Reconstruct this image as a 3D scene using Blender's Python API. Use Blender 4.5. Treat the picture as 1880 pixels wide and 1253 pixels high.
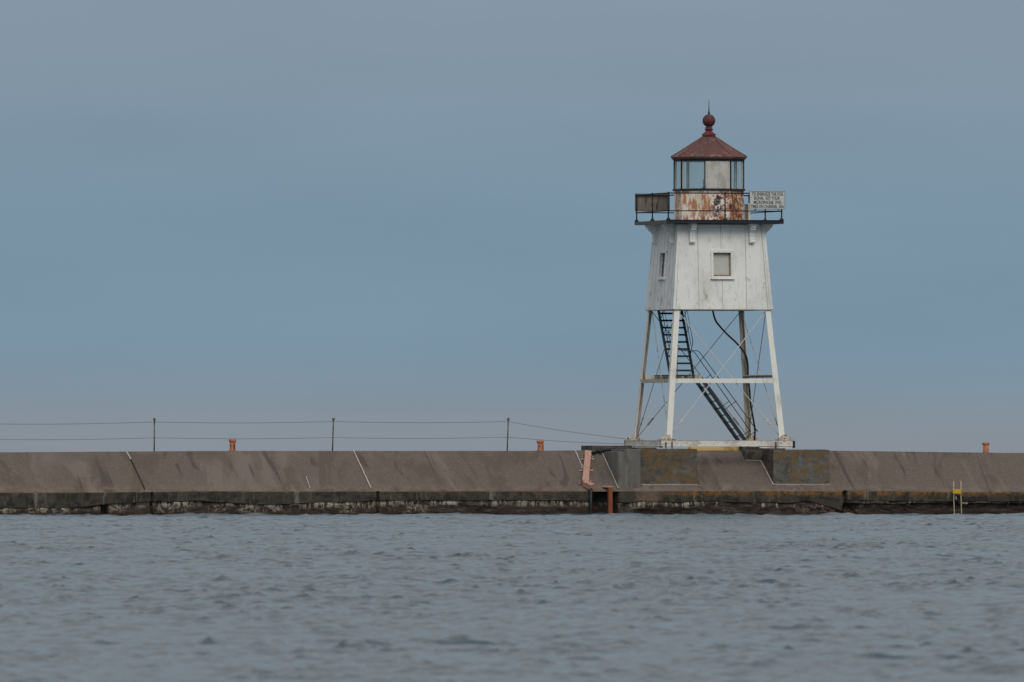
import bpy, math, random
import numpy as np
from mathutils import Vector
random.seed(7)
R = math.radians
for o in list(bpy.data.objects): bpy.data.objects.remove(o)
sc = bpy.context.scene
COL = sc.collection

# ------------------------------------------------------------------ camera
CAMZ, DIST, PPM = 1.85, 440.0, 58.0      # eye height, metres to the tower, photo pixels per metre there
F = DIST*PPM                              # focal length in photo pixels (1880 wide)
HOR = 838.0                               # photo row of the horizon
cam = bpy.data.cameras.new('camera'); camo = bpy.data.objects.new('camera', cam); COL.objects.link(camo)
camo.location = (0, 0, CAMZ); camo.rotation_euler = (R(90), 0, 0)
cam.sensor_width = 36; cam.lens = F/1880*36
cam.shift_y = (HOR-626.5)/1880
cam.clip_start = 1; cam.clip_end = 20000
cam.dof.use_dof = True; cam.dof.focus_distance = 438; cam.dof.aperture_fstop = 9
sc.camera = camo

# ------------------------------------------------------------------ sky
SUN_EL, SUN_AZ = 40, 16       # degrees; azimuth measured from behind the camera towards the right
w = bpy.data.worlds.new('World'); sc.world = w; w.use_nodes = True
nt = w.node_tree; nt.nodes.clear()
def wn(t, **k):
    n = nt.nodes.new(t)
    for a, b in k.items(): setattr(n, a, b)
    return n
out = wn('ShaderNodeOutputWorld'); bg = wn('ShaderNodeBackground'); nt.links.new(bg.outputs[0], out.inputs[0])
tc = wn('ShaderNodeTexCoord'); sep = wn('ShaderNodeSeparateXYZ'); nt.links.new(tc.outputs['Generated'], sep.inputs[0])
def lin(c):
    return tuple((v/255/12.92 if v/255 <= .04045 else ((v/255+.055)/1.055)**2.4) for v in c)
def ramp(lo, hi, stops, src):
    m = wn('ShaderNodeMapRange'); m.inputs[1].default_value = lo; m.inputs[2].default_value = hi
    nt.links.new(src, m.inputs[0])
    r = wn('ShaderNodeValToRGB'); nt.links.new(m.outputs[0], r.inputs[0])
    e = r.color_ramp.elements
    for i, (p, c) in enumerate(stops):
        el = e[i] if i < 2 else e.new(p)
        el.position = p; el.color = (*c, 1)
    r.color_ramp.interpolation = 'EASE' if len(stops) == 2 else 'B_SPLINE'
    return r
top = 838/F
# faint cloud-deck unevenness bends the bands a little
nz = wn('ShaderNodeTexNoise'); mp = wn('ShaderNodeMapping'); nt.links.new(tc.outputs['Generated'], mp.inputs[0])
mp.inputs['Scale'].default_value = (14, 14, 60); nt.links.new(mp.outputs[0], nz.inputs['Vector']); nz.inputs['Scale'].default_value = 1; nz.inputs['Detail'].default_value = 2
ma = wn('ShaderNodeMath', operation='MULTIPLY_ADD'); nt.links.new(nz.outputs['Fac'], ma.inputs[0]); ma.inputs[1].default_value = .0026
nt.links.new(sep.outputs[2], ma.inputs[2])
ms = wn('ShaderNodeMath', operation='SUBTRACT'); nt.links.new(ma.outputs[0], ms.inputs[0]); ms.inputs[1].default_value = .0013
low = ramp(0, top, [(0, lin((135,143,152))), (1, lin((134,150,166))), (.06, lin((134,144,153))), (.11, lin((131,144,156))), (.16, lin((126,146,161))), (.23, lin((121,146,164))), (.52, lin((121,147,164))), (.75, lin((127,148,165)))], ms.outputs[0])
high = ramp(top, 1, [(0, lin((134,150,166))), (1, (.62,.68,.76)), (.035, lin((140,155,170))), (.09, (.33,.43,.53)), (.2, (.47,.52,.56)), (.38, (.72,.69,.65)), (.6, (.66,.68,.71))], sep.outputs[2])
sky = wn('ShaderNodeTexSky', sky_type='NISHITA'); sky.sun_disc = False
sky.sun_elevation = R(SUN_EL); sky.sun_rotation = R(180-SUN_AZ); sky.air_density = 1; sky.dust_density = 3
sks = wn('ShaderNodeMixRGB', blend_type='MULTIPLY'); sks.inputs[0].default_value = 1; nt.links.new(sky.outputs[0], sks.inputs[1]); sks.inputs[2].default_value = (.07,.07,.07,1)
hm = wn('ShaderNodeMixRGB'); nt.links.new(sks.outputs[0], hm.inputs[1]); nt.links.new(high.outputs[0], hm.inputs[2])
hf = wn('ShaderNodeMapRange'); hf.inputs[1].default_value = .05; hf.inputs[2].default_value = .5; hf.inputs[3].default_value = 1; hf.inputs[4].default_value = .75
nt.links.new(sep.outputs[2], hf.inputs[0]); nt.links.new(hf.outputs[0], hm.inputs[0])
fm = wn('ShaderNodeMapRange'); fm.inputs[1].default_value = top*.9; fm.inputs[2].default_value = top*1.2; nt.links.new(sep.outputs[2], fm.inputs[0])
mx = wn('ShaderNodeMixRGB'); nt.links.new(fm.outputs[0], mx.inputs[0]); nt.links.new(low.outputs[0], mx.inputs[1]); nt.links.new(hm.outputs[0], mx.inputs[2])
n2 = wn('ShaderNodeTexNoise'); m2 = wn('ShaderNodeMapping'); nt.links.new(tc.outputs['Generated'], m2.inputs[0]); m2.inputs['Scale'].default_value = (34, 34, 150); m2.inputs['Rotation'].default_value = (0, .05, 0)
n2.inputs['Scale'].default_value = 1; n2.inputs['Detail'].default_value = 5; nt.links.new(m2.outputs[0], n2.inputs['Vector'])
r2 = wn('ShaderNodeMapRange'); r2.inputs[1].default_value = .25; r2.inputs[2].default_value = .75; r2.inputs[3].default_value = .965; r2.inputs[4].default_value = 1.035; nt.links.new(n2.outputs['Fac'], r2.inputs[0])
cl = wn('ShaderNodeMixRGB', blend_type='MULTIPLY'); cl.inputs[0].default_value = 1; nt.links.new(mx.outputs[0], cl.inputs[1]); nt.links.new(r2.outputs[0], cl.inputs[2])
nt.links.new(cl.outputs[0], bg.inputs[0]); bg.inputs[1].default_value = 1.0

sl = bpy.data.lights.new('sun', 'SUN'); sl.energy = 1.25; sl.angle = R(34); sl.color = (1, .95, .88)
so = bpy.data.objects.new('sun', sl); COL.objects.link(so)
d = Vector((math.sin(R(SUN_AZ))*math.cos(R(SUN_EL)), -math.cos(R(SUN_AZ))*math.cos(R(SUN_EL)), math.sin(R(SUN_EL))))
so.rotation_euler = d.to_track_quat('Z', 'Y').to_euler(); so.location = (20, 300, 60)
sc.view_settings.view_transform = 'Standard'; sc.view_settings.look = 'None'; sc.view_settings.exposure = 0; sc.view_settings.gamma = 1

# ------------------------------------------------------------------ the pier's own frame: lx along the breakwater, ly away from the eye
TH = R(15.1); CT, ST = math.cos(TH), math.sin(TH)
X0, Y0 = (1301.5-940)/PPM, DIST
def world(lx, ly, z): return (X0+lx*CT-ly*ST, Y0+lx*ST+ly*CT, z)
def LX(px, ly):                       # distance along the pier read off the photo for a known depth
    k = (px-940)/F
    return (k*(Y0+ly*CT)-X0+ly*ST)/(CT-k*ST)
def ZZ(py, lx=0, ly=0): return CAMZ+(HOR-py)/F*(Y0+lx*ST+ly*CT)
def PT(px, py, ly):
    x = LX(px, ly); return (x, ly, ZZ(py, x, ly))

# ------------------------------------------------------------------ materials
def material(name, base, layers=(), rough=.8, metal=0, bump=None, spec=.3, mottling=.0, mscale=3.0):
    """base colour, then layers: dict(color, scale=(x,y,z), lo, hi, detail, dist, gates=[(axis, a, b)], amt, uv)"""
    m = bpy.data.materials.new(name); m.use_nodes = True
    t = m.node_tree; n = t.nodes; L = t.links
    b = n['Principled BSDF']; b.inputs['Roughness'].default_value = rough; b.inputs['Metallic'].default_value = metal
    b.inputs['Specular IOR Level'].default_value = spec
    co = n.new('ShaderNodeTexCoord'); obj_out = co.outputs['Object']
    sp = n.new('ShaderNodeSeparateXYZ'); L.new(obj_out, sp.inputs[0])
    spu = n.new('ShaderNodeSeparateXYZ'); L.new(co.outputs['UV'], spu.inputs[0])
    rgb = n.new('ShaderNodeRGB'); rgb.outputs[0].default_value = (*base, 1); cur = rgb.outputs[0]
    seed = [hash_(name)]
    def noise(scale, detail, dist, uv=False):
        mpn = n.new('ShaderNodeMapping'); mpn.inputs['Scale'].default_value = scale
        seed[0] += 3.7; mpn.inputs['Location'].default_value = (seed[0], seed[0]*.7, seed[0]*1.3)
        L.new(co.outputs['UV'] if uv else obj_out, mpn.inputs[0])
        nn = n.new('ShaderNodeTexNoise'); nn.inputs['Scale'].default_value = 1; nn.inputs['Detail'].default_value = detail
        nn.inputs['Roughness'].default_value = .68; nn.inputs['Distortion'].default_value = dist
        L.new(mpn.outputs[0], nn.inputs['Vector']); return nn.outputs['Fac']
    if mottling:
        f = noise((mscale,)*3, 6, 0)
        mr = n.new('ShaderNodeMapRange'); mr.inputs[1].default_value = .3; mr.inputs[2].default_value = .7
        mr.inputs[3].default_value = 1-mottling; mr.inputs[4].default_value = 1+mottling; L.new(f, mr.inputs[0])
        mm = n.new('ShaderNodeMixRGB'); mm.blend_type = 'MULTIPLY'; mm.inputs[0].default_value = 1
        L.new(cur, mm.inputs[1]); L.new(mr.outputs[0], mm.inputs[2]); cur = mm.outputs[0]
    for ly_ in layers:
        f = None
        if 'mod' in ly_:
            q = ly_['mod']; ff = noise(q[:3], 3, 0); mq = n.new('ShaderNodeMapRange'); mq.inputs[1].default_value = q[3]; mq.inputs[2].default_value = q[4]; L.new(ff, mq.inputs[0]); mod = mq.outputs[0]
        if 'scale' in ly_:
            f = noise(ly_['scale'], ly_.get('detail', 5), ly_.get('dist', 0), ly_.get('uv', False))
            mr = n.new('ShaderNodeMapRange'); mr.interpolation_type = 'SMOOTHSTEP'
            mr.inputs[1].default_value = ly_['lo']; mr.inputs[2].default_value = ly_['hi']; L.new(f, mr.inputs[0]); f = mr.outputs[0]
        if 'mod' in ly_:
            mu = n.new('ShaderNodeMath'); mu.operation = 'MULTIPLY'; L.new(f, mu.inputs[0]); L.new(mod, mu.inputs[1]); f = mu.outputs[0]
        for ax, a, c in ly_.get('gates', ()):
            g = n.new('ShaderNodeMapRange'); g.interpolation_type = 'SMOOTHSTEP'
            src = sp.outputs['xyz'.index(ax)] if ax in 'xyz' else spu.outputs['uv'.index(ax)]
            if a < c: g.inputs[1].default_value = a; g.inputs[2].default_value = c
            else:     g.inputs[1].default_value = c; g.inputs[2].default_value = a; g.inputs[3].default_value = 1; g.inputs[4].default_value = 0
            L.new(src, g.inputs[0])
            if f is None: f = g.outputs[0]
            else:
                mu = n.new('ShaderNodeMath'); mu.operation = 'MULTIPLY'; L.new(f, mu.inputs[0]); L.new(g.outputs[0], mu.inputs[1]); f = mu.outputs[0]
        mu = n.new('ShaderNodeMath'); mu.operation = 'MULTIPLY'; L.new(f, mu.inputs[0]); mu.inputs[1].default_value = ly_.get('amt', 1)
        mm = n.new('ShaderNodeMixRGB'); L.new(mu.outputs[0], mm.inputs[0]); L.new(cur, mm.inputs[1]); mm.inputs[2].default_value = (*ly_['color'], 1); cur = mm.outputs[0]
    L.new(cur, b.inputs['Base Color'])
    if bump:
        f = noise((bump[0],)*3, 6, 0); bn = n.new('ShaderNodeBump'); bn.inputs['Strength'].default_value = bump[1]; bn.inputs['Distance'].default_value = bump[2]
        L.new(f, bn.inputs['Height']); L.new(bn.outputs[0], b.inputs['Normal'])
    return m
def hash_(s): return sum((i+1)*ord(c) for i, c in enumerate(s)) % 97

W = (.66, .67, .65)
RUST = (.17, .055, .022); DRUST = (.06, .022, .016)
M = {}
M['white_wall'] = material('white_wall', (.75,.755,.725), [
    dict(color=(.50,.51,.46), scale=(.9,.9,.7), lo=.45, hi=.7, detail=6, amt=.6),
    dict(color=(.30,.29,.22), scale=(5,5,3.5), lo=.53, hi=.62, detail=9, gates=[('z', 5.9, 4.6)], mod=(1.6,1.6,1.3,.45,.6), amt=.75),
    dict(color=(.38,.37,.30), scale=(7,7,.6), lo=.54, hi=.68, detail=4, amt=.32),
    dict(color=(.34,.24,.15), scale=(18,18,7), lo=.62, hi=.68, detail=4, amt=.7),
    dict(color=(.12,.10,.09), scale=(9,9,9), lo=.745, hi=.77, detail=2, amt=.8)], rough=.6, bump=(9, .25, .01))
M['seam'] = material('seam', (.30,.29,.26), [dict(color=(.22,.12,.07), scale=(9,9,5), lo=.5, hi=.62, amt=.8)], rough=.9)
M['white_steel'] = material('white_steel', (.74,.735,.67), [
    dict(color=(.42,.38,.29), scale=(4,4,1.2), lo=.52, hi=.7, amt=.6),
    dict(color=(.20,.09,.04), scale=(12,12,5), lo=.66, hi=.72, amt=.9)], rough=.6)
M['base_steel'] = material('base_steel', (.66,.645,.59), [
    dict(color=(.40,.36,.29), scale=(2.5,2.5,6), lo=.46, hi=.62, detail=8, amt=.7),
    dict(color=(.15,.13,.115), scale=(7,7,11), mod=(1.2,1.2,1,.52,.64), lo=.50, hi=.56, detail=8, amt=.8),
    dict(color=(.22,.11,.06), scale=(6,6,14), lo=.58, hi=.64, detail=7, amt=.7)], rough=.7)
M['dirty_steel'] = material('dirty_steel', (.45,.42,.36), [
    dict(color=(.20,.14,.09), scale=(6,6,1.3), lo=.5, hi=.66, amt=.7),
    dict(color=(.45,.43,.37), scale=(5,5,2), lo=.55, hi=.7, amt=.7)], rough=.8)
M['rusty_foot'] = material('rusty_foot', (.50,.46,.38), [
    dict(color=(.20,.09,.035), scale=(9,9,9), lo=.5, hi=.56), dict(color=(.07,.035,.02), scale=(17,17,17), lo=.62, hi=.68)], rough=.9)
M['rod'] = material('rod', (.52,.50,.44), [dict(color=(.17,.11,.08), scale=(3,3,3), lo=.5, hi=.6, amt=.75)], rough=.7)
M['white_rod'] = material('white_rod', (.58,.57,.53), rough=.6)
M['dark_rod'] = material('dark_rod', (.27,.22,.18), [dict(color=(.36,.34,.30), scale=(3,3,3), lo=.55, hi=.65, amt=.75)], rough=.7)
M['black'] = material('black', (.011,.015,.022), [dict(color=(.05,.055,.055), scale=(6,6,6), lo=.55, hi=.7, amt=.5)], rough=.55)
M['stair'] = material('stair', (.022,.034,.045), [dict(color=(.07,.06,.055), scale=(7,7,7), lo=.56, hi=.66, amt=.6)], rough=.65)
M['cable'] = material('cable', (.008,.010,.014), rough=.5)
M['grey_board'] = material('grey_board', (.13,.12,.105), [dict(color=(.21,.19,.17), scale=(6,6,14), lo=.5, hi=.65), dict(color=(.07,.05,.045), scale=(3,3,14), lo=.58, hi=.66)], rough=.9)
M['roof'] = material('roof', (.115,.050,.043), [
    dict(color=(.13,.085,.075), scale=(1.6,1.6,2.2), lo=.48, hi=.62, amt=.8),
    dict(color=(.24,.09,.05), scale=(3,3,3), lo=.55, hi=.68, amt=.7),
    dict(color=(.34,.23,.19), scale=(7,7,6), lo=.60, hi=.68, amt=.8)], rough=.65, bump=(8,.3,.01))
M['hip'] = material('hip', (.15,.062,.05), [dict(color=(.30,.18,.13), scale=(7,7,7), lo=.56, hi=.66, amt=.7)], rough=.6)
M['ball'] = material('ball', (.085,.028,.034), [dict(color=(.13,.05,.045), scale=(6,6,6), lo=.5, hi=.65)], rough=.6)
M['collar'] = material('collar', (.20,.035,.045), [dict(color=(.07,.02,.02), scale=(9,9,9), lo=.5, hi=.6)], rough=.6)
M['parapet'] = material('parapet', (.68,.62,.54), [
    dict(color=(.55,.42,.28), scale=(3.2,3.2,1.5), lo=.48, hi=.64, amt=.6),
    dict(color=(.36,.135,.045), scale=(12,12,3.2), mod=(1.7,1.7,1.4,.43,.52), lo=.43, hi=.50, dist=.4, detail=8, amt=.9),
    dict(color=(.085,.028,.026), scale=(9,9,8), mod=(2.2,2.2,2.2,.47,.53), lo=.44, hi=.48, dist=.8, detail=9, gates=[('x', -.5, 0), ('x', .8, .5)]),
    dict(color=(.50,.31,.14), gates=[('x', .46, .50)], scale=(9,9,4), lo=.42, hi=.55, amt=.8),
    dict(color=(.15,.045,.022), scale=(14,14,7), lo=.47, hi=.51, detail=8, gates=[('x', .46, .50)]),
    dict(color=(.24,.08,.03), scale=(11,11,3), lo=.47, hi=.55, detail=8, gates=[('z', 7.30, 6.97)], amt=.85)], rough=.75)
M['lantern_panel'] = material('lantern_panel', (.50,.49,.46), [
    dict(color=(.36,.34,.30), scale=(12,12,1.2), lo=.5, hi=.62, amt=.7),
    dict(color=(.33,.32,.29), scale=(3,3,2), lo=.45, hi=.65, amt=.8),
    dict(color=(.14,.11,.085), scale=(9,9,4), lo=.63, hi=.70, amt=.75)], rough=.7)
M['inner_mullion'] = material('inner_mullion', (.50,.46,.39), [dict(color=(.2,.13,.09), scale=(8,8,3), lo=.55, hi=.7)], rough=.8)
M['sign_white'] = material('sign_white', (.50,.52,.50), [dict(color=(.40,.40,.37), scale=(3,3,3), lo=.5, hi=.7)], rough=.5)
M['ink'] = material('ink', (.03,.033,.035), rough=.6)
M['old_ply'] = material('old_ply', (.15,.135,.115), [dict(color=(.20,.18,.155), scale=(13,13,1.2), lo=.5, hi=.62, detail=5), dict(color=(.055,.038,.032), scale=(10,10,1.6), lo=.56, hi=.66), dict(color=(.11,.055,.04), scale=(4,4,3), lo=.6,hi=.7)], rough=.95)
M['ply_frame'] = material('ply_frame', (.16,.12,.115), [dict(color=(.08,.06,.055), scale=(5,5,5), lo=.5, hi=.65)], rough=.9)
M['blind'] = material('blind', (.46,.47,.42), [dict(color=(.30,.27,.22), scale=(2,2,4), lo=.5, hi=.7, amt=.7)], rough=.6)
M['blind_edge'] = material('blind_edge', (.22,.13,.09), [dict(color=(.34,.3,.24), scale=(9,9,9), lo=.5, hi=.65)], rough=.9)
M['rust_board'] = material('rust_board', (.24,.11,.045), [dict(color=(.09,.05,.035), scale=(12,12,12), lo=.5, hi=.6)], rough=.9)

# concretes: the pier object's coordinates are metres along / across / above the water
M['apron'] = material('apron', (.128,.100,.083), [
    dict(color=(.180,.147,.121), scale=(.55,.11,.25), lo=.53, hi=.64, dist=1.1, detail=3, amt=.6),
    dict(color=(.092,.069,.055), scale=(.7,.12,.3), lo=.53, hi=.63, dist=1.3, detail=3, amt=.6),
    dict(color=(.062,.046,.038), scale=(1.5,.13,.4), lo=.60, hi=.66, dist=.8, detail=2, amt=.65),
    dict(color=(.215,.165,.135), scale=(3,3,3), lo=.40, hi=.7, gates=[('z', 1.05, .76)], amt=.65),
    dict(color=(.085,.077,.068), scale=(1.2,.5,.5), lo=.30, hi=.60, gates=[('x', -4.35, -4.1), ('x', -3.2, -3.5)], amt=.85),
    dict(color=(.24,.19,.16), scale=(20,12,12), lo=.60, hi=.70, detail=3, amt=.4),
    dict(color=(.07,.052,.043), scale=(16,13,13), lo=.60, hi=.70, detail=3, amt=.5)], rough=.95, mottling=.22, mscale=13, bump=(22,.4,.015))
M['cap'] = material('cap', (.050,.045,.036), [
    dict(color=(.095,.082,.066), scale=(2.2,2.2,1.6), lo=.48, hi=.66, detail=9, amt=.7),
    dict(color=(.018,.016,.015), scale=(3.2,3.2,3.6), lo=.47, hi=.60, detail=10, amt=.8),
    dict(color=(.13,.112,.092), scale=(11,11,1.1), lo=.56, hi=.68, detail=7, amt=.55),
    dict(color=(.20,.18,.15), scale=(3.6,3.6,.35), lo=.64, hi=.69, detail=4, amt=.7),
    dict(color=(.19,.095,.028), scale=(6,6,10), mod=(1.3,1.3,1,.38,.5), lo=.42, hi=.52, detail=9, gates=[('z', .54, .70), ('x', -2.9, -1.5)], amt=.9),
    dict(color=(.12,.075,.03), scale=(6,6,10), mod=(1.3,1.3,1,.45,.58), lo=.47, hi=.57, detail=9, gates=[('z', .56, .70), ('x', -12, -11), ('x', -4,-6)], amt=.75),
    dict(color=(.15,.11,.075), scale=(2,2,2), lo=.35, hi=.55, gates=[('x', -3.3, -3.1), ('x', -2.2, -2.6), ('z', .40, .5)], amt=.8),
    dict(color=(.18,.14,.11), gates=[('z', .735, .755)], amt=.7)], rough=.95, bump=(18,.6,.02))
M['foundation'] = material('foundation', (.030,.023,.019), [
    dict(color=(.09,.075,.06), scale=(1.5,1.5,6), lo=.46, hi=.60, detail=9, amt=.85),
    dict(color=(.042,.024,.020), scale=(2.6,2.6,7), lo=.46, hi=.56, detail=9, gates=[('z', .36, .16)], amt=.85),
    dict(color=(.44,.40,.32), mod=(.8,.5,.5,.42,.54), scale=(11,2.6,1), lo=.47, hi=.53, detail=6, dist=.2, gates=[('v', .24, .05), ('x', -.9, -1.4)], amt=.9, uv=True),
    dict(color=(.44,.40,.32), mod=(.8,.5,.5,.42,.54), scale=(8.5,2.4,1), lo=.54, hi=.59, detail=6, dist=.2, gates=[('v', .26, .05), ('x', -1.4, -.9)], amt=.85, uv=True),
    dict(color=(.30,.26,.20), mod=(.9,.5,.5,.46,.56), scale=(9,9,9), lo=.50, hi=.56, detail=9, dist=.6, gates=[('x', -9.2, -10.2), ('z', .40, .30), ('z', .0, .12)], amt=.6),
    dict(color=(.19,.13,.105), scale=(9,9,9), lo=.46, hi=.56, detail=9, gates=[('x', 1.7, 2.4), ('x', 4.3, 4.0), ('z', .36, .24), ('z', -.02, .05)], amt=.75),
    dict(color=(.010,.008,.008), scale=(2,2,5), lo=.2, hi=.6, gates=[('z', .17, .05)], amt=.85)], rough=.85, bump=(16,1.0,.04))
def lichen_block(nm, base, seed, grey):
    return material(nm, base, [
        dict(color=(.052,.048,.040), scale=(3.4,3.4,5.2), lo=.47, hi=.58, detail=10, amt=.7),
        dict(color=grey, scale=(2.2,2.2,3.0), lo=.50, hi=.64, detail=10, amt=.7),
        dict(color=(.155,.09,.036), mod=(1.1+seed,1.1,1.3,.44,.54), scale=(4.5,4.5,11), lo=.44, hi=.53, detail=11, amt=.8),
        dict(color=(.13,.078,.032), scale=(3.6,3.6,8), lo=.46, hi=.56, detail=10, gates=[('z', 1.85, 2.02)], amt=.7),
        dict(color=(.075,.065,.052), scale=(7,7,.9), lo=.55, hi=.65, detail=5, amt=.5),
        dict(color=(.30,.26,.21), scale=(11,11,11), lo=.62, hi=.67, detail=6, amt=.6)], rough=.95, bump=(12,.5,.02))
M['lichen'] = lichen_block('lichen', (.095,.085,.068), .0, (.145,.15,.14))
M['lichen2'] = lichen_block('lichen2', (.105,.10,.085), .5, (.15,.16,.155))
M['grey_conc'] = material('grey_conc', (.135,.127,.114), [dict(color=(.19,.185,.17), scale=(6,6,.6), lo=.48, hi=.62, detail=7, amt=.8), dict(color=(.085,.075,.06), scale=(4,4,1.5), lo=.52, hi=.64, detail=9, amt=.6), dict(color=(.11,.09,.075), scale=(3,3,.6), lo=.56, hi=.7, amt=.7)], rough=.95, bump=(14,.3,.01))
M['dark_conc'] = material('dark_conc', (.105,.090,.075), [dict(color=(.05,.045,.04), scale=(3,3,3), lo=.48, hi=.6)], rough=.95, bump=(14,.4,.01))
M['pale_joint'] = material('pale_joint', (.46,.45,.43), [dict(color=(.2,.18,.16), scale=(6,6,6), lo=.56, hi=.66, amt=.8)], rough=.9)
M['dark_joint'] = material('dark_joint', (.018,.014,.012), rough=.95)
M['sill'] = material('sill', (.22,.19,.16), [dict(color=(.14,.12,.10), scale=(3,3,3), lo=.5, hi=.65)], rough=.95)
M['yellow'] = material('yellow', (.60,.44,.17), [dict(color=(.36,.24,.08), scale=(2,2,2), lo=.5, hi=.65), dict(color=(.12,.08,.05), scale=(11,11,11), lo=.68, hi=.72)], rough=.7)
M['orange'] = material('orange', (.36,.135,.07), [dict(color=(.50,.21,.11), scale=(5,5,5), lo=.5, hi=.65), dict(color=(.10,.035,.02), scale=(8,8,5), lo=.60, hi=.65)], rough=.7)
M['orange_cap'] = material('orange_cap', (.46,.17,.09), [dict(color=(.25,.08,.03), scale=(9,9,9), lo=.52, hi=.62)], rough=.7)
M['crackdark'] = material('crackdark', (.03,.012,.01), rough=.9)
M['pink'] = material('pink', (.44,.25,.19), [dict(color=(.37,.18,.12), scale=(4,4,4), lo=.5, hi=.65)], rough=.7)
M['red_orange'] = material('red_orange', (.22,.06,.030), [dict(color=(.16,.05,.02), scale=(12,12,5), lo=.56, hi=.62)], rough=.7)
M['dark_pipe'] = material('dark_pipe', (.018,.028,.030), rough=.5)
M['galv'] = material('galv', (.13,.135,.12), [dict(color=(.05,.045,.04), scale=(8,8,8), lo=.5, hi=.6)], rough=.7)
M['wire'] = material('wire', (.10,.10,.10), rough=.7)
M['cream'] = material('cream', (.40,.37,.27), [dict(color=(.25,.17,.10), scale=(6,6,4), lo=.58, hi=.66)], rough=.6)
M['bright_yellow'] = material('bright_yellow', (.52,.33,.02), [dict(color=(.25,.15,.03), scale=(8,8,8), lo=.62, hi=.7)], rough=.6)
def glass(nm, tint, refl, film=0):
    m = bpy.data.materials.new(nm); m.use_nodes = True; t = m.node_tree; n = t.nodes; n.clear()
    o = n.new('ShaderNodeOutputMaterial'); a = n.new('ShaderNodeBsdfTransparent'); a.inputs[0].default_value = (*tint, 1)
    g = n.new('ShaderNodeBsdfGlossy'); g.inputs['Roughness'].default_value = .08; g.inputs['Color'].default_value = (.8,.95,.95,1); x = n.new('ShaderNodeMixShader'); x.inputs[0].default_value = refl
    t.links.new(a.outputs[0], x.inputs[1]); t.links.new(g.outputs[0], x.inputs[2]); 
    if film:      # salt film on the old panes
        df = n.new('ShaderNodeBsdfDiffuse'); df.inputs[0].default_value = (.62,.68,.62,1); tl = n.new('ShaderNodeBsdfTranslucent'); tl.inputs[0].default_value = (.62,.68,.62,1)
        y1 = n.new('ShaderNodeMixShader'); y1.inputs[0].default_value = .5; t.links.new(df.outputs[0], y1.inputs[1]); t.links.new(tl.outputs[0], y1.inputs[2])
        y2 = n.new('ShaderNodeMixShader'); y2.inputs[0].default_value = film; t.links.new(x.outputs[0], y2.inputs[1]); t.links.new(y1.outputs[0], y2.inputs[2]); x = y2
    t.links.new(x.outputs[0], o.inputs[0]); return m
M['glass'] = glass('glass', (.95,.985,.975), .10, .16)

M['dark_glass'] = glass('dark_glass', (.35,.38,.38), .25)

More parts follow.
